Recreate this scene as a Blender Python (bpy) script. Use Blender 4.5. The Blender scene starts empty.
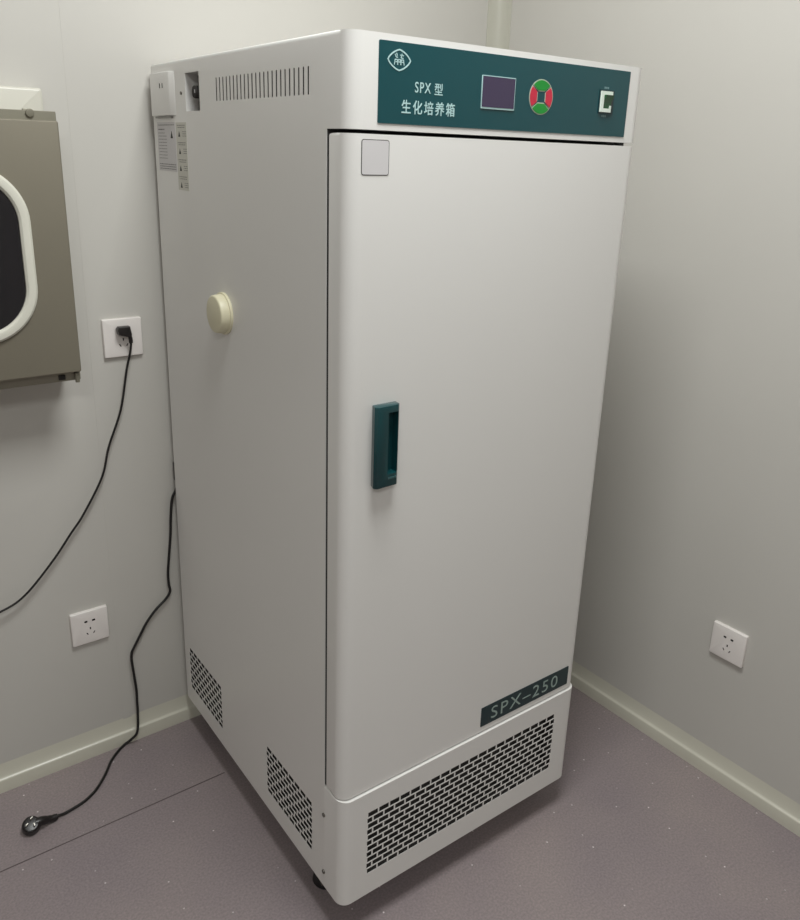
import bpy, bmesh, math, random
from mathutils import Vector, Matrix
random.seed(4)
C = bpy.context.scene.collection
PI = math.pi
# ---------------------------------------------------------------- dimensions (metres)
W, D, H, ZB = 0.6290, 0.7601, 1.6316, 0.0823      # incubator
ZDT, ZDB, YS = 1.5048, 0.3316, 0.0575             # head underside, base top, depth of door seam
YB, XR = 0.7806, 1.0071                           # back wall, right wall at the origin
WA, WA2 = 0.0035, 0.034                           # small yaw of the two walls
def back_pt(t, off=0.0, z=0.0):
    return Vector((t*math.cos(WA)+off*math.sin(WA), YB+t*math.sin(WA)-off*math.cos(WA), z))
def right_pt(t, off=0.0, z=0.0):
    return Vector((XR-t*math.sin(WA2)-off*math.cos(WA2), t*math.cos(WA2)-off*math.sin(WA2), z))
# ---------------------------------------------------------------- materials
def lin(c):
    return tuple(((x/255)/12.92 if x/255 <= .04045 else ((x/255+.055)/1.055)**2.4) for x in c)+(1,)
def mat(name, rgb, rough=.5, metal=0., spec=.5, coat=0., noise=0., nscale=6., bump=0., bscale=200., emit=None, estr=0.):
    m = bpy.data.materials.new(name); m.use_nodes = True
    nt = m.node_tree; b = nt.nodes['Principled BSDF']
    b.inputs['Base Color'].default_value = lin(rgb)
    b.inputs['Roughness'].default_value = rough; b.inputs['Metallic'].default_value = metal
    b.inputs['Specular IOR Level'].default_value = spec; b.inputs['Coat Weight'].default_value = coat
    tc = nt.nodes.new('ShaderNodeTexCoord')
    if noise:
        n = nt.nodes.new('ShaderNodeTexNoise'); n.inputs['Scale'].default_value = nscale; n.inputs['Detail'].default_value = 4
        nt.links.new(tc.outputs['Object'], n.inputs['Vector'])
        mx = nt.nodes.new('ShaderNodeMix'); mx.data_type = 'RGBA'
        a = lin(rgb); mx.inputs['A'].default_value = tuple(v*(1-noise) for v in a[:3])+(1,)
        mx.inputs['B'].default_value = tuple(min(1, v*(1+noise)) for v in a[:3])+(1,)
        nt.links.new(n.outputs['Fac'], mx.inputs['Factor']); nt.links.new(mx.outputs['Result'], b.inputs['Base Color'])
    if bump:
        n2 = nt.nodes.new('ShaderNodeTexNoise'); n2.inputs['Scale'].default_value = bscale
        nt.links.new(tc.outputs['Object'], n2.inputs['Vector'])
        bp = nt.nodes.new('ShaderNodeBump'); bp.inputs['Strength'].default_value = bump; bp.inputs['Distance'].default_value = .001
        nt.links.new(n2.outputs['Fac'], bp.inputs['Height']); nt.links.new(bp.outputs['Normal'], b.inputs['Normal'])
    if emit:
        b.inputs['Emission Color'].default_value = lin(emit); b.inputs['Emission Strength'].default_value = estr
    return m
M = dict(
    wall=mat('painted_wall_panel', (194, 191, 185), .42, noise=.03, nscale=2.5, bump=.05, bscale=60),
    ceil=mat('ceiling_panel', (225, 224, 220), .7, noise=.02),
    cove=mat('cream_skirting', (201, 198, 184), .3, noise=.03, nscale=8),
    alu=mat('aluminium_profile', (188, 186, 174), .22, noise=.03),
    white=mat('white_powder_coat', (227, 225, 222), .33, noise=.012, nscale=3, bump=.08, bscale=350),
    hole=mat('dark_interior', (44, 41, 39), .9, noise=.1),  # shade inside the openings put into the colour; also coats the black knob
    grey=mat('grey_inner_metal', (150, 148, 143), .5, noise=.05),
    seal=mat('dark_rubber_seal', (40, 39, 38), .7, noise=.05),
    teal=mat('teal_panel_film', (15, 70, 76), .32, noise=.03, nscale=5),
    tealh=mat('teal_plastic', (14, 60, 64), .25, coat=.3, noise=.05, nscale=12),
    tealdeep=mat('dark_teal_plate', (22, 48, 52), .35, noise=.05),
    screen=mat('violet_grey_display', (66, 56, 82), .2, noise=.05),
    print=mat('pale_print', (176, 208, 208), .5, noise=.02),
    printdim=mat('dim_print', (105, 135, 138), .5, noise=.02),
    dimmer=mat('faint_print', (62, 96, 98), .5, noise=.02),
    plateprint=mat('silver_print', (150, 168, 162), .4, noise=.02),
    green=mat('green_key', (22, 140, 48), .4, noise=.12, nscale=60),
    red=mat('red_key', (196, 40, 66), .4, noise=.1, nscale=60),
    keyline=mat('pale_key_outline', (168, 176, 160), .5, noise=.03),
    switchg=mat('green_rocker', (12, 80, 40), .15, coat=.5, noise=.2, nscale=40),
    switchw=mat('white_rocker_frame', (222, 232, 222), .4, noise=.02),
    cream=mat('cream_plastic', (218, 212, 184), .4, noise=.04, nscale=20),
    black=mat('black_rubber', (20, 18, 18), .42, noise=.1, nscale=30),
    blackp=mat('black_plastic', (26, 22, 22), .35, noise=.1, nscale=30),
    chrome=mat('bright_metal', (190, 188, 182), .25, metal=1., noise=.03),
    pin=mat('pale_pin_metal', (205, 200, 190), .3, metal=.4, noise=.03),
    screw=mat('dull_steel', (120, 116, 110), .35, metal=1., noise=.05),
    paper=mat('white_label_paper', (206, 203, 204), .6, noise=.02),
    papery=mat('yellowish_label_paper', (205, 203, 194), .6, noise=.03),
    ink=mat('grey_ink', (104, 102, 100), .7, noise=.05),
    inkd=mat('dark_ink', (58, 56, 54), .7, noise=.05),
    socket=mat('white_socket_plastic', (228, 222, 218), .35, noise=.01),
    steel=mat('brownish_steel', (130, 124, 110), .42, metal=.35, noise=.06, nscale=4, bump=.05, bscale=90),
    steeld=mat('dull_grey_steel', (140, 136, 122), .38, metal=.5, noise=.06, nscale=9),
    frame=mat('cream_box_frame', (200, 197, 186), .35, noise=.02),
    gasket=mat('white_gasket', (212, 210, 198), .5, noise=.03, nscale=25, bump=.1, bscale=120),
    glass=mat('dark_window_glass', (26, 24, 28), .12, coat=.4, noise=.05),
    seam=mat('floor_weld', (84, 74, 74), .6, noise=.08, nscale=40),
    lamp=mat('lamp_diffuser', (255, 255, 255), .5, noise=.001, emit=(255, 252, 246), estr=1.0),
)
def floor_mat():
    m = bpy.data.materials.new('mauve_vinyl_floor'); m.use_nodes = True; nt = m.node_tree; b = nt.nodes['Principled BSDF']
    N = nt.nodes.new; L = nt.links.new
    tc = N('ShaderNodeTexCoord')
    n1 = N('ShaderNodeTexNoise'); n1.inputs['Scale'].default_value = 3.2; n1.inputs['Detail'].default_value = 5
    n2 = N('ShaderNodeTexNoise'); n2.inputs['Scale'].default_value = 210; n2.inputs['Detail'].default_value = 4
    v = N('ShaderNodeTexVoronoi'); v.voronoi_dimensions = '2D'; v.inputs['Scale'].default_value = 15; v.inputs['Randomness'].default_value = 1
    for n in (n1, n2, v): L(tc.outputs['Object'], n.inputs['Vector'])
    r1 = N('ShaderNodeValToRGB'); r1.color_ramp.elements[0].position = .3; r1.color_ramp.elements[1].position = .7
    r1.color_ramp.elements[0].color = lin((134, 124, 127)); r1.color_ramp.elements[1].color = lin((146, 135, 134))
    L(n1.outputs['Fac'], r1.inputs['Fac'])
    r2 = N('ShaderNodeValToRGB'); r2.color_ramp.elements[0].position = .35; r2.color_ramp.elements[1].position = .7
    r2.color_ramp.elements[0].color = (.42, .42, .42, 1); r2.color_ramp.elements[1].color = (.60, .58, .58, 1)
    L(n2.outputs['Fac'], r2.inputs['Fac'])
    mx = N('ShaderNodeMix'); mx.data_type = 'RGBA'; mx.blend_type = 'OVERLAY'; mx.inputs['Factor'].default_value = .8
    L(r1.outputs['Color'], mx.inputs['A']); L(r2.outputs['Color'], mx.inputs['B'])
    # sparse pale paint flecks: tiny discs at some cell centres
    lt = N('ShaderNodeMath'); lt.operation = 'LESS_THAN'; lt.inputs[1].default_value = .027; L(v.outputs['Distance'], lt.inputs[0])
    sp = N('ShaderNodeSeparateColor'); L(v.outputs['Color'], sp.inputs['Color'])
    gt = N('ShaderNodeMath'); gt.operation = 'GREATER_THAN'; gt.inputs[1].default_value = .55; L(sp.outputs['Red'], gt.inputs[0])
    ml = N('ShaderNodeMath'); ml.operation = 'MULTIPLY'; L(lt.outputs[0], ml.inputs[0]); L(gt.outputs[0], ml.inputs[1])
    mg = N('ShaderNodeMath'); mg.operation = 'MULTIPLY'; L(ml.outputs[0], mg.inputs[0]); L(sp.outputs['Green'], mg.inputs[1])
    m2 = N('ShaderNodeMix'); m2.data_type = 'RGBA'; L(mg.outputs[0], m2.inputs['Factor'])
    L(mx.outputs['Result'], m2.inputs['A']); m2.inputs['B'].default_value = lin((222, 214, 214))
    L(m2.outputs['Result'], b.inputs['Base Color'])
    b.inputs['Roughness'].default_value = .42
    bp = N('ShaderNodeBump'); bp.inputs['Strength'].default_value = .12; bp.inputs['Distance'].default_value = .001
    L(n2.outputs['Fac'], bp.inputs['Height']); L(bp.outputs['Normal'], b.inputs['Normal'])
    return m
M['floor'] = floor_mat()
# ---------------------------------------------------------------- mesh helpers
def obj(name, bm, ms, parent=None, smooth=30):
    me = bpy.data.meshes.new(name)
    bmesh.ops.recalc_face_normals(bm, faces=bm.faces[:])
    bm.to_mesh(me); bm.free()
    for m in (ms if isinstance(ms, (list, tuple)) else [ms]): me.materials.append(M[m])
    if smooth:
        me.shade_smooth(); me.set_sharp_from_angle(angle=math.radians(smooth))
    o = bpy.data.objects.new(name, me); C.objects.link(o)
    if parent: o.parent = parent
    return o
def thing(name, label, cat, loc=(0, 0, 0), rotz=0, group=None):
    o = bpy.data.objects.new(name, None); C.objects.link(o); o.empty_display_size = .05
    o.location = loc; o.rotation_euler = (0, 0, rotz); o['label'] = label; o['category'] = cat
    if group: o['group'] = group
    return o
def box(bm, x0, x1, y0, y1, z0, z1, bev=0, seg=2):
    vs = [bm.verts.new((x, y, z)) for x in (x0, x1) for y in (y0, y1) for z in (z0, z1)]
    fs = [bm.faces.new([vs[i] for i in f]) for f in ((0, 1, 3, 2), (4, 6, 7, 5), (0, 4, 5, 1), (2, 3, 7, 6), (0, 2, 6, 4), (1, 5, 7, 3))]
    if bev:
        es = list({e for f in fs for e in f.edges})
        bmesh.ops.bevel(bm, geom=es, offset=bev, segments=seg, affect='EDGES', profile=.5)
def bx(*a, **k):
    bm = bmesh.new(); box(bm, *a, **k); return bm
def prism(bm, pts, axis, a0, a1, bev=0, seg=3, which='both'):
    """polygon pts (u,v) extruded along axis; 'x': u=y v=z, 'y': u=x v=z, 'z': u=x v=y"""
    def P(u, v, a): return {'x': (a, u, v), 'y': (u, a, v), 'z': (u, v, a)}[axis]
    A = [bm.verts.new(P(u, v, a0)) for u, v in pts]; B = [bm.verts.new(P(u, v, a1)) for u, v in pts]
    n = len(pts); fa = bm.faces.new(A); fb = bm.faces.new(B)
    for i in range(n): bm.faces.new((A[i], A[(i+1) % n], B[(i+1) % n], B[i]))
    if bev:
        es = []
        if which in ('both', 'a'): es += list(fa.edges)
        if which in ('both', 'b'): es += list(fb.edges)
        bmesh.ops.bevel(bm, geom=es, offset=bev, segments=seg, affect='EDGES', profile=.5)
def rrect(x0, x1, y0, y1, r, n=8, corners=(1, 1, 1, 1)):
    """rounded rectangle, ccw from lower left"""
    out = []
    for k, (cx, cy, a) in enumerate(((x0+r, y0+r, PI), (x1-r, y0+r, 1.5*PI), (x1-r, y1-r, 0), (x0+r, y1-r, .5*PI))):
        if not corners[k]:
            out.append(((x0, y0), (x1, y0), (x1, y1), (x0, y1))[k]); continue
        for i in range(n+1):
            t = a+i/n*PI/2; out.append((cx+r*math.cos(t), cy+r*math.sin(t)))
    return out
def cyl(bm, c, r, h, axis='x', n=32, bev=0, r2=None):
    r2 = r if r2 is None else r2
    rot = {'x': Matrix.Rotation(PI/2, 4, 'Y'), 'y': Matrix.Rotation(-PI/2, 4, 'X'), 'z': Matrix.Identity(4)}[axis]
    res = bmesh.ops.create_cone(bm, cap_ends=True, segments=n, radius1=r, radius2=r2, depth=h, matrix=Matrix.Translation(c) @ rot)
    if bev:
        es = [e for v in res['verts'] for e in v.link_edges if len(e.link_faces) == 2 and any(len(f.verts) > 4 for f in e.link_faces)]
        bmesh.ops.bevel(bm, geom=list(set(es)), offset=bev, segments=3, affect='EDGES', profile=.5)
def cr(pts, k=8):
    P = [Vector(p) for p in pts]; P = [P[0]*2-P[1]]+P+[P[-1]*2-P[-2]]; out = []
    for i in range(1, len(P)-2):
        for j in range(k):
            t = j/k; a, b, c, d = P[i-1], P[i], P[i+1], P[i+2]
            out.append(.5*((2*b)+(c-a)*t+(2*a-5*b+4*c-d)*t*t+(3*b-a-3*c+d)*t**3))
    out.append(P[-2]); return out
def tube(bm, pts, r, n=10, k=8, radii=None):
    path = cr(pts, k) if k else [Vector(p) for p in pts]
    up = Vector((.3, .2, .9)).normalized(); rings = []
    for i, p in enumerate(path):
        t = (path[min(i+1, len(path)-1)]-path[max(i-1, 0)]).normalized()
        s = t.cross(up)
        if s.length < 1e-3: s = t.cross(Vector((1, 0, 0)))
        s.normalize(); up = s.cross(t).normalized()
        rr = r if radii is None else radii[min(len(radii)-1, int(i/len(path)*len(radii)))]
        rings.append([bm.verts.new(p+s*math.cos(2*PI*q/n)*rr+up*math.sin(2*PI*q/n)*rr) for q in range(n)])
    for a, b in zip(rings, rings[1:]):
        for q in range(n): bm.faces.new((a[q], a[(q+1) % n], b[(q+1) % n], b[q]))
    bm.faces.new(rings[0]); bm.faces.new(rings[-1])
def cut(o, cutters):
    """exact boolean difference, result baked into o; cutter faces keep their own material"""
    for c in cutters:
        c.parent = o.parent; md = o.modifiers.new('cut', 'BOOLEAN'); md.object = c; md.operation = 'DIFFERENCE'; md.solver = 'EXACT'
        md.material_mode = 'TRANSFER'
    bpy.context.view_layer.update()
    dg = bpy.context.evaluated_depsgraph_get()
    me = bpy.data.meshes.new_from_object(o.evaluated_get(dg), depsgraph=dg)
    o.modifiers.clear(); old = o.data; o.data = me; me.name = old.name
    me.shade_smooth(); me.set_sharp_from_angle(angle=math.radians(30))
    for c in cutters: bpy.data.objects.remove(c)
def text_bm(body, x0, x1, z0, z1, y, th=.0004, weight=0., space=1.):
    """lettering fitted into x0..x1, z0..z1 on the plane y, facing -y"""
    cu = bpy.data.curves.new('t', 'FONT'); cu.body = body; cu.size = 1; cu.offset = weight; cu.space_character = space
    cu.resolution_u = 4
    o = bpy.data.objects.new('t', cu); C.objects.link(o); bpy.context.view_layer.update()
    dg = bpy.context.evaluated_depsgraph_get()
    me = bpy.data.meshes.new_from_object(o.evaluated_get(dg), depsgraph=dg)
    bm = bmesh.new(); bm.from_mesh(me); bpy.data.objects.remove(o)
    xs = [v.co.x for v in bm.verts]; ys = [v.co.y for v in bm.verts]
    ax, bx_, ay, by = min(xs), max(xs), min(ys), max(ys)
    for v in bm.verts:
        v.co = Vector((x0+(v.co.x-ax)/(bx_-ax)*(x1-x0), y, z0+(v.co.y-ay)/(by-ay)*(z1-z0)))
    r = bmesh.ops.extrude_face_region(bm, geom=bm.faces[:])
    for g in r['geom']:
        if isinstance(g, bmesh.types.BMVert): g.co.y -= th
    return bm
def lattice(bm, u0, u1, z0, z1, rows, cols, face, back, holew, holeh, axis):
    """perforated sheet, brick pattern; sheet from face to back along the axis, joined as bars"""
    ph = (z1-z0)/rows; pw = (u1-u0)/cols; bh = ph-holeh; bw = pw-holew
    def B(a, b, c, d):
        if b-a < 1e-5 or d-c < 1e-5: return
        if axis == 'y': box(bm, a, b, face, back, c, d)
        else: box(bm, face, back, a, b, c, d)
    for i in range(rows+1):
        lo = z0+i*ph-bh/2; hi = lo+bh
        B(u0, u1, max(lo, z0), min(hi, z1))
    for i in range(rows):
        lo = z0+i*ph+bh/2; hi = z0+(i+1)*ph-bh/2
        sh = 0 if i % 2 == 0 else .5
        for k in range(cols+2):
            c = u0+(k+sh)*pw; B(max(u0, c-bw/2), min(u1, c+bw/2), lo, hi)
# ---------------------------------------------------------------- the room
def struct(name, bm, m, smooth=30):
    o = obj(name, bm, m, None, smooth); o['kind'] = 'structure'; return o
den = math.cos(WA)*math.cos(WA2)+math.sin(WA)*math.sin(WA2)
tc_ = (XR*math.cos(WA2)-YB*math.sin(WA2))/den
corner = back_pt(tc_)
tr_ = (corner-right_pt(0)).dot(Vector((-math.sin(WA2), math.cos(WA2), 0)))
HC = 2.62
XL, YF = -2.4, -3.2
def wall_slab(name, a, b, nrm, z1=HC, th=.05):
    bm = bmesh.new(); n = Vector(nrm)*th
    q = [a, b, b+n, a+n]
    prism(bm, [(p.x, p.y) for p in q], 'z', 0, z1); return struct(name, bm, 'wall')
nb = Vector((-math.sin(WA), math.cos(WA), 0)); nr = Vector((math.cos(WA2), math.sin(WA2), 0))
bl = back_pt(XL); rf = right_pt(YF)
wall_slab('wall_back', bl, corner+(corner-bl).normalized()*.06, nb)
wall_slab('wall_right', corner, rf, nr)
wall_slab('wall_left', Vector((XL, YF-.05, 0)), Vector((XL, bl.y, 0)), (-1, 0, 0))
wall_slab('wall_front', Vector((XL, YF, 0)), Vector((rf.x, YF, 0)), (0, -1, 0))
struct('floor', bx(XL-.05, 1.2, YF-.05, .95, -.05, 0), 'floor')
struct('ceiling', bx(XL-.05, 1.2, YF-.05, .95, HC, HC+.05), 'ceil')
# skirting: a low lip with a sloping concave fillet above it
prof = [(0, 0), (.012, 0), (.012, .0315), (.0113, .0340), (.0095, .0355), (.0068, .0370), (.0052, .0405), (.0032, .050), (.0014, .060), (0, .072)]
def skirting(name, A, B, inward):
    bm = bmesh.new(); ra = []; rb = []
    for d, z in prof:
        ra.append(bm.verts.new(A+inward*d+Vector((0, 0, z)))); rb.append(bm.verts.new(B+inward*d+Vector((0, 0, z))))
    for i in range(len(prof)):
        j = (i+1) % len(prof); bm.faces.new((ra[i], ra[j], rb[j], rb[i]))
    bm.faces.new(ra); bm.faces.new(rb)
    return struct(name, bm, 'cove', 50)
skirting('baseboard_back', bl, corner, -nb)
skirting('baseboard_right', corner, rf, -nr)
# rounded aluminium profile in the vertical corner
bm = bmesh.new(); R_ = .034; db = -(corner-bl).normalized(); dr = (rf-corner).normalized()
def uv(a, b): p = corner+db*a+dr*b; return (p.x, p.y)
pts = [uv(-.002, -.002), uv(R_+.010, -.002), uv(R_+.010, .002), uv(R_, .003)]
for i in range(1, 8):
    t = i/8*PI/2; pts.append(uv(R_-(R_-.003)*math.sin(t)+.0, R_-(R_-.003)*math.cos(t)))
pts += [uv(.003, R_), uv(.002, R_+.010), uv(-.002, R_+.010)]
prism(bm, pts, 'z', 0, HC); struct('trim_1', bm, 'alu', 40)
# flat joint strip between two wall panels
bm = bmesh.new(); tj = -.155
a, b = back_pt(tj-.011), back_pt(tj+.011)
prism(bm, [(a.x, a.y), (b.x, b.y), ((b-nb*.0004).x, (b-nb*.0004).y), ((a-nb*.0004).x, (a-nb*.0004).y)], 'z', .066, HC); struct('trim_2', bm, 'wall')
# welded joint of the vinyl sheets
struct('trim_3', bx(XL, -.0, .5345, .5368, 0, .0006), 'seam')
# ---------------------------------------------------------------- ceiling lamps
def ceiling_lamp(cx, cy, lx, ly, power, label):
    t = thing('ceiling_light', label, 'light', (cx, cy, HC))
    bm = bmesh.new(); prism(bm, rrect(-lx/2, lx/2, -ly/2, ly/2, .01, 3), 'z', -.03, 0); obj('frame', bm, 'frame', t)
    obj('diffuser', bx(-lx/2+.02, lx/2-.02, -ly/2+.02, ly/2-.02, -.032, -.028), 'lamp', t)
    ld = bpy.data.lights.new('lamp', 'AREA'); ld.shape = 'RECTANGLE'; ld.size = lx-.04; ld.size_y = ly-.04; ld.energy = power
    ld.color = (.970, 1, .985)
    lo = bpy.data.objects.new('lamp', ld); C.objects.link(lo); lo.parent = t; lo.location = (0, 0, -.035)
ceiling_lamp(0.0, -.32, .60, .60, 21.5, 'square white ceiling light panel nearest the incubator')
ceiling_lamp(-1.3, -1.9, .60, .60, 15, 'added fill light panel, unseen, on the ceiling far behind the viewer')  # fill lamp added to brighten the incubator's front and left side
# ---------------------------------------------------------------- incubator
inc = thing('laboratory_incubator', 'tall white laboratory incubator with teal control panel and solid door, on castors', 'incubator', (0, 0, 0))
R0 = .023
def plan(x0, x1, y0, y1, r=R0): return rrect(x0, x1, y0, y1, r, 10, (1, 1, 0, 0))
bm = bmesh.new(); prism(bm, plan(0, W, 0, D), 'z', ZB, H, bev=.006, which='b')
body = obj('body', bm, ['white', 'hole', 'grey'], inc)
def cutter(bm, m):
    o = obj('c', bm, m); return o
c0 = cutter(bx(-.1, W+.1, -.1, YS, 0, ZDT), 'white')
bm = bmesh.new()
NS = 24
for i in range(NS):
    y = .1095+i*(.4355-.1095)/(NS-1)
    prism(bm, rrect(y-.0018, y+.0018, 1.552, 1.5912, .0016, 3), 'x', -.01, .02)
c1 = cutter(bm, 'hole')
SG = [(.1045, .299), (.5335, .728)]; SZ = (.1303, .2525)
bm = bmesh.new()
for a, b in SG: box(bm, -.01, .03, a, b, SZ[0], SZ[1])
c2 = cutter(bm, 'hole')
c3 = cutter(bx(-.01, .030, .5125, .579, 1.5375, 1.6058), 'white')
cut(body, [c0, c1, c2, c3])
for a, b in SG:
    bm = bmesh.new(); lattice(bm, a, b, SZ[0], SZ[1], 9, 8, 0.0, .0006, .0205, .0106, 'x')
    obj('side_grille', bm, 'white', inc, 0)
# lower front panel with perforated grille
GX = (.0578, .5650); GZ = (.1335, .2850); YP = -.005
bm = bmesh.new(); prism(bm, rrect(0, W, YP, YS, R0, 10, (1, 1, 0, 0)), 'z', ZB, ZDB-.001, bev=.004, which='b')
base = obj('base_panel', bm, ['white', 'hole'], inc)
cut(base, [cutter(bx(GX[0], GX[1], YP-.02, YP+.03, GZ[0], GZ[1]), 'hole')])
bm = bmesh.new(); lattice(bm, GX[0], GX[1], GZ[0], GZ[1], 11, 20, YP, YP+.0006, .0222, .0110, 'y')
obj('front_grille', bm, 'white', inc, 0)
# side screws
for z in (.2605, .1196):
    bm = bmesh.new(); cyl(bm, (-.0012, YS+.001, z), .0042, .003, 'x', 16, .0008)
    sc = obj('screw', bm, 'screw', inc)
bm = bmesh.new(); cyl(bm, (-.001, .600, 1.571), .003, .002, 'x', 12); obj('screw', bm, 'screw', inc)
# door
DZ0, DZ1 = ZDB+.0025, ZDT-.0055
bm = bmesh.new(); prism(bm, plan(0, W-.0010, 0, YS-.0072), 'z', DZ0, DZ1, bev=.004, which='both')
door = obj('door', bm, 'white', inc); door['label'] = 'smooth white door'
obj('door_seal', bx(.0012, W-.0012, YS-.0030, YS+.001, DZ0, ZDT), 'seal', inc)
bm = bmesh.new(); cyl(bm, (W-.040, .012, (DZ1+ZDT)/2), .009, ZDT-DZ1+.002, 'z', 20); obj('hinge', bm, 'seal', inc)
# recessed teal handle
hx0, hx1, hz0, hz1, hy = .0475, .0965, .9555, 1.0945, -.018
bm = bmesh.new()
prism(bm, [(hx0+.004, 0.0005), (hx0, hy+.006), (hx0+.003, hy+.001), (hx0+.006, hy), (hx1-.005, hy+.002), (hx1-.001, hy+.006), (hx1, 0.0005)], 'z', hz0, hz1, bev=.0015, seg=2)
han = obj('handle', bm, ['tealh', 'tealdeep'], door); han['label'] = 'dark teal recessed plastic handle'
bm = bmesh.new(); prism(bm, [(.068, hy-.01), (hx1-.0035, hy-.01), (hx1-.005, -.001), (.078, -.001)], 'z', hz0+.022, hz1-.012)
cut(han, [cutter(bm, 'tealh')])
bm = bmesh.new()
for q in range(4): box(bm, .0735+q*.0045, .0767+q*.0045, hy+.0004, hy+.003, hz0+.0135, hz0+.0165)
hp = obj('handle_print', bm, 'dimmer', han); hp['kind'] = 'stuff'
# blank square sticker with a thin dark border
bm = bmesh.new(); prism(bm, rrect(.0225, .0707, 1.4428, 1.4920, .004, 4), 'y', -.0004, .0002); st = obj('sticker', bm, 'inkd', door)
st['label'] = 'square white sticker with thin black border'
bm = bmesh.new(); prism(bm, rrect(.0236, .0696, 1.4439, 1.4909, .003, 4), 'y', -.0007, 0); obj('sticker_paper', bm, 'paper', st)
# model plate
bm = bmesh.new(); prism(bm, rrect(.3402, .5996, .3475, .3938, .0015, 3), 'y', -.0012, .0005)
npl = obj('model_plate', bm, 'tealdeep', door); npl['label'] = 'dark plate reading SPX-250'
obj('lettering', text_bm('SPX–250', .368, .566, .3565, .3855, -.0012, .0004, weight=-.004, space=1.2), 'plateprint', npl)
# control panel film
bm = bmesh.new(); prism(bm, rrect(.0487, .5850, 1.5143, 1.6226, .002, 3), 'y', -.0012, .0008)
cp = obj('control_panel', bm, 'teal', inc); cp['label'] = 'long dark teal control panel'
YC = -.0012
bm = text_bm('生化培养箱', .0895, .1885, 1.5288, 1.5480, YC, weight=.012, space=1.3); obj('lettering', bm, 'print', cp)
bm = text_bm('SPX', .1125, .1415, 1.5585, 1.5730, YC, weight=.006, space=1.2)
b2 = text_bm('型', .1485, .1640, 1.5575, 1.5735, YC, weight=.008)
me_ = bpy.data.meshes.new('x'); b2.to_mesh(me_); b2.free(); bm.from_mesh(me_); obj('lettering', bm, 'print', cp)
# emblem: rounded lozenge outline with a small mark inside
def ribbon(bm, pts, w, y, th=.0004, closed=False):
    n = len(pts)
    for i in range(n if closed else n-1):
        a = Vector(pts[i]); b = Vector(pts[(i+1) % n]); d = (b-a).normalized(); s = Vector((-d.y, d.x))*w/2; a = a-d*w*.3; b = b+d*w*.3
        q = [a-s, b-s, b+s, a+s]; prism(bm, [(p.x, p.y) for p in q], 'y', y-th-i*1e-6, y)
bm = bmesh.new(); ex, ez, ew, eh = .0832, 1.5991, .0195, .0135
loz = []
for k in range(4):
    p0 = Vector([(-ew, 0), (0, eh), (ew, 0), (0, -eh)][k]); p1 = Vector([(0, eh), (ew, 0), (0, -eh), (-ew, 0)][k])
    for i in range(6):
        t = i/6; p = p0.lerp(p1, t); p *= 1+.22*math.sin(PI*t); loz.append((ex+p.x, ez+p.y))
ribbon(bm, loz, .0019, YC, closed=True)
def er(pts, w=.0013): ribbon(bm, [(ex+a, ez+b) for a, b in pts], w, YC)
er([(-.0075, .007), (-.0055, .0035), (-.003, .0035)]); er([(-.005, .0085), (-.0035, .0055)])
er([(.0015, .0065), (.007, .006)]); er([(.0045, .008), (.003, .003), (.0065, .0025)])
for dx in (-.0055, 0, .0055): er([(dx-.003, -.006), (dx-.0018, .0005), (dx+.0018, .0005), (dx+.003, -.006)]); er([(dx-.0025, -.0025), (dx+.0025, -.0025)])
obj('emblem', bm, 'print', cp)
# display
bm = bmesh.new(); prism(bm, rrect(.2395, .3095, 1.5440, 1.5918, .001, 2), 'y', YC-.0012, YC)
ds = obj('display_screen', bm, 'print', cp); ds['label'] = 'violet-grey display in a pale outline'
obj('display_glass', bx(.2408, .3082, YC-.0016, YC, 1.5465, 1.5906), 'screen', ds)
# four-way keypad
kx, kz, kr, ki = .3685, 1.5680, .0270, .0085
def arc_poly(a0, a1, inset, n=14):
    # petal between the ring and the central square, corners on the diagonals
    am = (a0+a1)/2; pts = []
    for i in range(n+1):
        t = a0+(a1-a0)*i/n; pts.append((kx+(kr-inset)*math.cos(t)*1.0, kz+(kr-inset)*math.sin(t)))
    for s in (1, -1):
        t = am+s*PI/4*.85; rr = (ki+inset)*1.25; pts.append((kx+rr*math.cos(t), kz+rr*math.sin(t)))
    return pts
for k, m in enumerate(('red', 'green', 'red', 'green')):
    a = k*PI/2; half = PI/4*(.86 if m == 'red' else 1.1)
    bm = bmesh.new(); prism(bm, arc_poly(a-half, a+half, 0), 'y', YC-.0005, YC); kb = obj('key', bm, 'keyline', cp)
    kb['label'] = m+' key of the round keypad'
    bm = bmesh.new(); prism(bm, arc_poly(a-half*.93, a+half*.93, .0016), 'y', YC-.0010, YC-.0003); obj('key_face', bm, m, kb)
# rocker switch
sx0, sx1, sz0, sz1 = .5105, .5415, 1.5530, 1.5868
sw = obj('power_switch', bx(sx0-.002, sx1+.004, YC-.0015, YC, sz0-.002, sz1+.002), 'tealdeep', cp); sw['label'] = 'small rocker switch with white frame'
bm = bmesh.new(); y0 = YC-.004
box(bm, sx0, sx0+.007, y0, YC, sz0, sz1); box(bm, sx0+.007, sx1-.002, y0, YC, sz1-.006, sz1); box(bm, sx0+.007, sx1-.004, y0, YC, sz0, sz0+.006)
box(bm, sx1-.0055, sx1-.002, y0, YC, sz1-.0095, sz1-.006); box(bm, sx1-.0075, sx1-.004, y0, YC, sz0+.006, sz0+.011)
obj('switch_frame', bm, 'switchw', sw)
bm = bmesh.new(); prism(bm, [(YC, sz0+.006), (YC-.002, sz0+.006), (YC-.003, (sz0+sz1)/2), (YC-.008, sz1-.006), (YC, sz1-.006)], 'x', sx0+.0075, sx1-.003)
obj('rocker', bm, 'switchg', sw)
bm = bmesh.new()
for (a, b, z) in ((.520, .532, 1.5925), (.519, .531, 1.5468)):
    for q in range(3): box(bm, a+q*.0042, a+q*.0042+.003, YC-.0003, YC, z-.0016, z+.0016)
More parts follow.
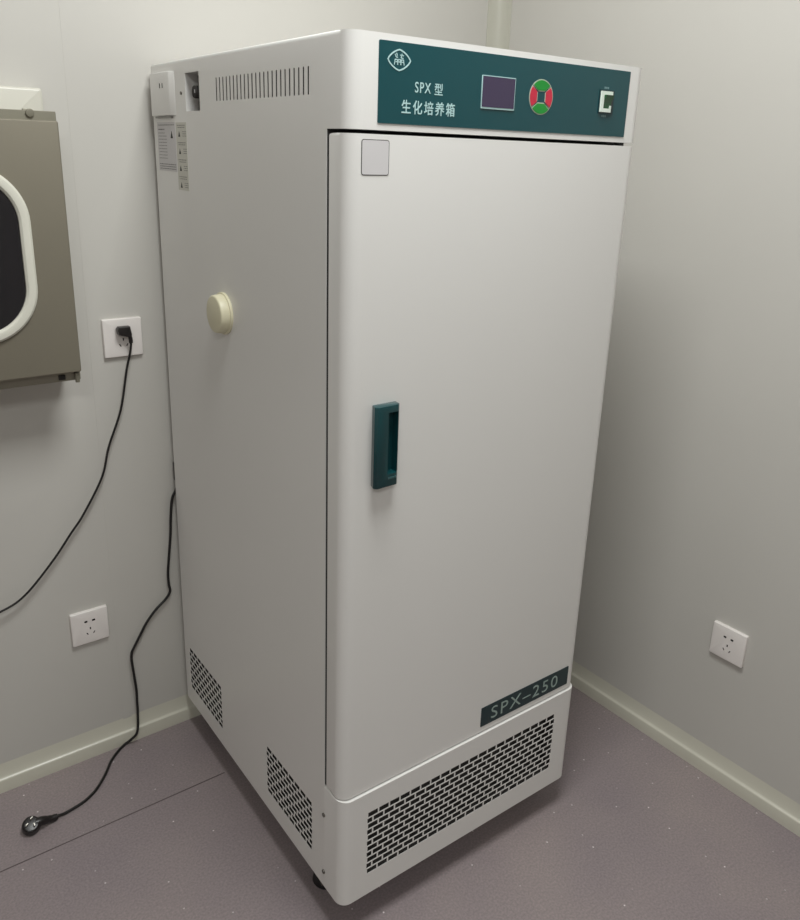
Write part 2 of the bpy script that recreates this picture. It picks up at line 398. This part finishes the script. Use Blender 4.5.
obj('switch_marking', bm, 'printdim', cp)['kind'] = 'stuff'
# access port plug
bm = bmesh.new(); cyl(bm, (-.002, .437, 1.169), .041, .006, 'x', 40, .0015); pp = obj('port_plug', bm, 'cream', inc); pp['label'] = 'round cream port plug'
bm = bmesh.new(); cyl(bm, (-.0125, .437, 1.169), .036, .019, 'x', 40, .003, r2=.0385); obj('plug_cap', bm, 'cream', pp)
# recessed knob
obj('recess_plate', bx(.0290, .0302, .5135, .578, 1.539, 1.6045), 'hole', inc)
bm = bmesh.new(); cyl(bm, (.004, .5335, 1.5710), .0115, .012, 'x', 24, .002); cyl(bm, (.021, .5335, 1.571), .006, .026, 'x', 24); kn = obj('thermostat_knob', bm, 'hole', inc)
bm = bmesh.new(); box(bm, -.0025, -.0018, .528, .530, 1.569, 1.575); obj('knob_glint', bm, 'paper', kn)  # pale bar painted on as the white glint of the knob
obj('recess_edge', bx(.0005, .032, .5126, .5185, 1.5390, 1.5985), 'hole', inc)
# raised cover at the upper rear corner
bm = bmesh.new(); prism(bm, [(.6335, 0.001), (.6335, -.0005), (.6475, -.0062), (.650, -.0065), (D-.010, -.0065), (D-.006, -.003), (D-.004, .001)], 'z', 1.5310, 1.6125, bev=.001, seg=2)
for v in bm.verts: v.co = Vector((v.co.y, v.co.x, v.co.z))
cov = obj('rear_cover', bm, ['white', 'hole'], inc)
bm = bmesh.new()
for y in (.683, .697): box(bm, -.02, -.0045, y-.0022, y+.0022, 1.583, 1.592)
cut(cov, [cutter(bm, 'hole')])
obj('cover_lip', bx(-.005, .001, .650, .735, 1.5265, 1.5295), 'grey', inc)
# printed labels
def label_part(y0, y1, z0, z1, m, rows, tris, nm='warning_label'):
    lb = obj(nm, bx(-.0004, .0002, y0, y1, z0, z1), m, inc)
    bm = bmesh.new()
    for (a, b, z, h) in rows:
        u = a
        while u < b:      # broken dashes, unreadable at this size
            w = random.uniform(.003, .009); v = min(b, u+w); box(bm, -.0006, -.0003, u, v, z-h/2, z+h/2); u = v+.0018
    obj('fine_print', bm, 'ink', lb)
    bm = bmesh.new()
    bm.free()
    for (c, z, s) in tris:
        bm = bmesh.new(); prism(bm, [(c-s, z-s), (c+s, z-s), (c, z+s*1.2)], 'x', -.0006, -.0003); obj('warning_sign', bm, 'inkd', lb)
    return lb
rows = [(.645, .735, 1.5135, .0012), (.700, .735, 1.505, .002), (.700, .735, 1.498, .001)]
rows += [(.690, .735, 1.492-i*.0062, .001) for i in range(8)] + [(.645, .735, 1.437-i*.0045, .0013) for i in range(3)]
label_part(.6405, .7405, 1.4235, 1.5190, 'paper', rows, [(.661, 1.4945, .0065)])
rows = []
tris = []
for k in range(4):
    zt = 1.5125-k*.0325
    rows += [(.590, .630, zt, .0012), (.592, .628, zt-.004, .001), (.586, .604, zt-.012, .001), (.586, .604, zt-.016, .001), (.586, .604, zt-.020, .001)]
    tris.append((.6205, zt-.0165, .005))
label_part(.5825, .6375, 1.3890, 1.5180, 'papery', rows, tris)
# castors
def caster(x, y, turn):
    cr_ = bpy.data.objects.new('caster', None)
    bm = bmesh.new(); box(bm, -.027, .027, -.027, .027, ZB-.004, ZB, bev=.001); cyl(bm, (0, 0, ZB-.009), .018, .010, 'z', 24)
    for s in (-1, 1):
        prism(bm, [(-.014, ZB-.014), (.014, ZB-.014), (.026, .030), (.022, .018), (.012, .020)], 'y', s*.0145-.0012, s*.0145+.0012)
    cyl(bm, (.018, 0, .026), .004, .034, 'y', 12)
    o = obj('caster', bm, 'screw', inc); o.location = (x, y, 0); o.rotation_euler = (0, 0, turn); bpy.data.objects.remove(cr_)
    bm = bmesh.new(); cyl(bm, (.018, 0, .0255), .0255, .021, 'y', 32, .004); w = obj('wheel', bm, 'black', o)
    bm = bmesh.new(); cyl(bm, (.018, 0, .0255), .012, .0235, 'y', 24, .001); obj('hub', bm, 'seal', o)
caster(.052, .106, 2.4); caster(W-.055, .075, .6); caster(.055, D-.07, 2.0); caster(W-.055, D-.07, 1.2)
# ---------------------------------------------------------------- sockets
def make_socket(name, label, loc, rotz):
    t = thing(name, label, 'socket', loc, rotz, 'white five-hole wall sockets')
    bm = bmesh.new(); prism(bm, rrect(-.043, .043, -.043, .043, .003, 3), 'y', -.009, 0, bev=.0025, which='a')
    fp = obj('face_plate', bm, ['socket', 'hole'], t)
    bm = bmesh.new(); box(bm, -.0125, -.0055, -.012, -.004, .0140, .0188); box(bm, .0055, .0125, -.012, -.004, .0140, .0188)
    box(bm, -.0015, .0015, -.012, -.004, -.0065, -.0005)
    for s in (-1, 1):
        a = s*.55; c = Vector((s*.0078, -.0165)); d = Vector((math.sin(a), math.cos(a)))*.0032; n = Vector((d.y, -d.x)).normalized()*.0012
        prism(bm, [tuple(c-d-n), tuple(c+d-n), tuple(c+d+n), tuple(c-d+n)], 'y', -.012, -.004)
    cut(fp, [cutter(bm, 'hole')])
    bm = bmesh.new(); prism(bm, rrect(-.0245, .0245, -.0285, .0285, .002, 2), 'y', -.0093, -.0088)
    # fine outline of the insert: narrow frame only
    bm.free()
    return t
s_low = make_socket('wall_socket', 'white empty socket low on the left-hand wall, below the hanging cable', back_pt(-.2254, 0, .3686), WA)
s_up = make_socket('wall_socket', 'white socket high on the left-hand wall with a black plug in it', back_pt(-.0945, 0, 1.0636), WA)
s_r = make_socket('wall_socket', 'white empty socket on the right-hand wall, right of the incubator', right_pt(-.1403, 0, .3777), -PI/2+WA2)
# ---------------------------------------------------------------- cable plugged into upper socket
def loc_pt(p0, x, off, z):  # point relative to a back wall spot
    return back_pt(p0[0]+x, off, p0[1]+z)
t0 = back_pt(-.0945, 0, 1.0636)
cb = thing('power_cable', 'thin black cable plugged into the upper socket and drooping to the left', 'cable', t0, WA)
def L(p): # world to local of the thing
    v = Vector(p)-t0; c, s = math.cos(-WA), math.sin(-WA); return Vector((v.x*c-v.y*s, v.x*s+v.y*c, v.z))
bm = bmesh.new()
prism(bm, [(-.0135, .010), (.006, .004), (.013, .001), (.0145, .010), (.0115, .0275), (-.0125, .0275), (-.0165, .022)], 'y', -.029, -.0095, bev=.003)
pl = obj('plug', bm, 'blackp', cb)
bm = bmesh.new(); tube(bm, [(.0095, -.023, .010), (.0112, -.024, .000), (.0115, -.024, -.010)], .0045, k=5); obj('strain_relief', bm, 'blackp', pl)
cp_ = [(-.0835, .024, 1.056), (-.0832, .023, 1.048), (-.0870, .021, 1.025), (-.096, .02, .992), (-.1161, .02, .901), (-.1494, .02, .818), (-.170, .02, .749), (-.2176, .02, .6685), (-.250, .02, .627), (-.295, .02, .570), (-.36, .02, .504), (-.4137, .02, .480), (-.50, .018, .465), (-.60, .018, .47)]
bm = bmesh.new(); tube(bm, [L(back_pt(a, b, z)) for a, b, z in cp_], .0026, k=8); obj('cable', bm, 'black', cb)
# ---------------------------------------------------------------- loose power cord of the incubator
q0 = Vector((-.4303, .6122, 0))
def wp(t, z, off=.012): return back_pt(t, off, z)
pts = [(.06, D+.005, .72), (.03, D+.009, .705), wp(.0125, .690), wp(.0019, .671), wp(-.0077, .651), wp(-.0135, .605), wp(-.0167, .561), wp(-.0235, .505), wp(-.0294, .455), wp(-.0290, .422), wp(-.0273, .402), wp(-.040, .384), wp(-.0673, .362), wp(-.092, .334), wp(-.1106, .304), wp(-.128, .275), wp(-.1345, .262), wp(-.136, .242), wp(-.1333, .197), wp(-.1305, .150), wp(-.1311, .115), wp(-.133, .085, .016),
       (-.142, .750, .040), (-.158, .762, .012), (-.172, .765, .0037), (-.196, .748, .0037), (-.219, .725, .0037), (-.243, .690, .0037), (-.271, .657, .0037), (-.295, .638, .0037), (-.3186, .627, .0037), (-.3546, .618, .0045), (-.374, .615, .008)]
bm = bmesh.new(); tube(bm, pts, .0033, k=8); cd = obj('power_cord', bm, 'black', inc); cd['label'] = 'black power cord hanging to the floor'
bm = bmesh.new(); cyl(bm, (0, 0, .0105), .0200, .021, 'z', 36, .004, r2=.0180)
tube(bm, [(.010, 0, .0115), (.026, .000, .011), (.042, .001, .009), (.056, .002, .008)], .009, n=14, k=5, radii=[.011, .0105, .0098, .0085, .0078, .007])
for (dx, dy, a) in ((-.009, -.001, .5), (.003, .009, .5), (.005, -.007, 1.6)):
    n0 = len(bm.verts); b2 = bx(-.0030, .0030, -.0008, .0008, .020, .030)
    for v in b2.verts:
        x, y = v.co.x, v.co.y; v.co.x = dx+x*math.cos(a)-y*math.sin(a); v.co.y = dy+x*math.sin(a)+y*math.cos(a)
    for f in b2.faces: f.material_index = 1
    me_ = bpy.data.meshes.new('x'); b2.to_mesh(me_); b2.free(); bm.from_mesh(me_)
rotm = Matrix.Rotation(math.radians(28), 3, 'X')
for v in bm.verts:
    k_ = max(0, min(1, 1-(v.co.x-.018)/.03)); k_ = k_*k_*(3-2*k_)   # the head leans towards the room, the neck lies flat
    v.co = v.co.lerp(rotm @ v.co+Vector((0, .002, .0085)), k_)+q0
pg = obj('plug', bm, ['blackp', 'pin'], cd); pg['label'] = 'black round plug with three metal pins'
# inlet on the back of the incubator where the cord leaves
bm = bmesh.new(); box(bm, .0, .055, D-.001, D+.012, .700, .748, bev=.003); obj('cord_inlet', bm, 'blackp', inc)
# ---------------------------------------------------------------- pass-through box on the left
px = -.53
pb = thing('pass_through_box', 'brownish steel hatch box with dark rounded window on the left-hand wall', 'hatch', back_pt(px), WA)
def X(t): return t-px
bm = bmesh.new(); prism(bm, rrect(X(-.85), X(-.2235), 1.0, 1.5700, .006, 3), 'y', -.050, 0, bev=.006, which='a')
obj('wall_frame', bm, 'frame', pb)['label'] = 'cream frame against the wall'
bm = bmesh.new(); prism(bm, rrect(X(-.84), X(-.2290), 1.02, 1.512, .004, 2), 'y', -.1055, -.050)
obj('body', bm, 'steeld', pb)
bm = bmesh.new(); prism(bm, rrect(X(-.85), X(-.2190), 1.0105, 1.5275, .002, 2), 'y', -.112, -.1055, bev=.001)
obj('flange', bm, 'steeld', pb)
bm = bmesh.new(); prism(bm, rrect(X(-.845), X(-.2205), 1.0315, 1.5105, .003, 3), 'y', -.130, -.1125, bev=.0025, which='a')
pd = obj('door', bm, 'steel', pb)
gw = (X(-.80), X(-.2870), 1.1050, 1.4350)
outer = rrect(*gw, .105, 14); inner = rrect(gw[0]+.0215, gw[1]-.0215, gw[2]+.0215, gw[3]-.0215, .085, 14)
bm = bmesh.new(); n = len(outer); sec = []
for (ou, inn) in zip(outer, inner):
    o_, i_ = Vector(ou), Vector(inn); ring = []
    for t, y in ((0, -.1295), (.04, -.135), (.22, -.1385), (.5, -.1395), (.78, -.1385), (.96, -.135), (1, -.1295)):
        p = o_.lerp(i_, t); ring.append(bm.verts.new((p.x, y, p.y)))
    sec.append(ring)
for i in range(n):
    a, b = sec[i], sec[(i+1) % n]
    for k in range(7): bm.faces.new((a[k], a[(k+1) % 7], b[(k+1) % 7], b[k]))
obj('window_seal', bm, 'gasket', pd)['label'] = 'thick off-white rubber seal'
bm = bmesh.new(); prism(bm, inner, 'y', -.1325, -.1290); obj('window_glass', bm, 'glass', pd)['label'] = 'dark glass'
# latch on top, hinge stubs at the bottom
bm = bmesh.new(); cyl(bm, (X(-.2645), -.106, 1.523), .0075, .020, 'y', 20, .001); box(bm, X(-.275), X(-.262), -.108, -.100, 1.512, 1.530, bev=.001); obj('latch', bm, 'steeld', pb)
bm = bmesh.new(); cyl(bm, (X(-.2265), -.116, 1.0165), .0045, .020, 'z', 16, .001); obj('hinge', bm, 'steeld', pb)
bm = bmesh.new(); box(bm, X(-.262), X(-.249), -.1145, -.1115, 1.014, 1.0245, bev=.001); obj('hinge_slot', bm, 'hole', pb)
# ---------------------------------------------------------------- camera, world, view
cam = bpy.data.cameras.new('camera'); co = bpy.data.objects.new('camera', cam); C.objects.link(co)
yaw, pit, rol, f, ppx, ppy = .6387, -.3137, .0332, 798.55, 399.3, 411.08
fw = Vector((math.sin(yaw)*math.cos(pit), math.cos(yaw)*math.cos(pit), math.sin(pit)))
ri = Vector((math.cos(yaw), -math.sin(yaw), 0)); up = ri.cross(fw)
R2 = math.cos(rol)*ri+math.sin(rol)*up; U2 = -math.sin(rol)*ri+math.cos(rol)*up
mm = Matrix((R2, U2, -fw)).transposed().to_4x4(); mm.translation = Vector((-.6314, -.9911, 1.4763))
co.matrix_world = mm
cam.sensor_fit = 'HORIZONTAL'; cam.sensor_width = 36; cam.lens = f/800*36
cam.shift_x = (400-ppx)/800; cam.shift_y = (ppy-460)/800; cam.clip_start = .02
bpy.context.scene.camera = co
w = bpy.data.worlds.new('world'); bpy.context.scene.world = w; w.use_nodes = True
w.node_tree.nodes['Background'].inputs[0].default_value = (.8, .8, .8, 1); w.node_tree.nodes['Background'].inputs[1].default_value = .03
vs = bpy.context.scene.view_settings
vs.view_transform = 'Standard'; vs.look = 'None'; vs.gamma = 1; vs.use_curve_mapping = False; vs.exposure = 0.52
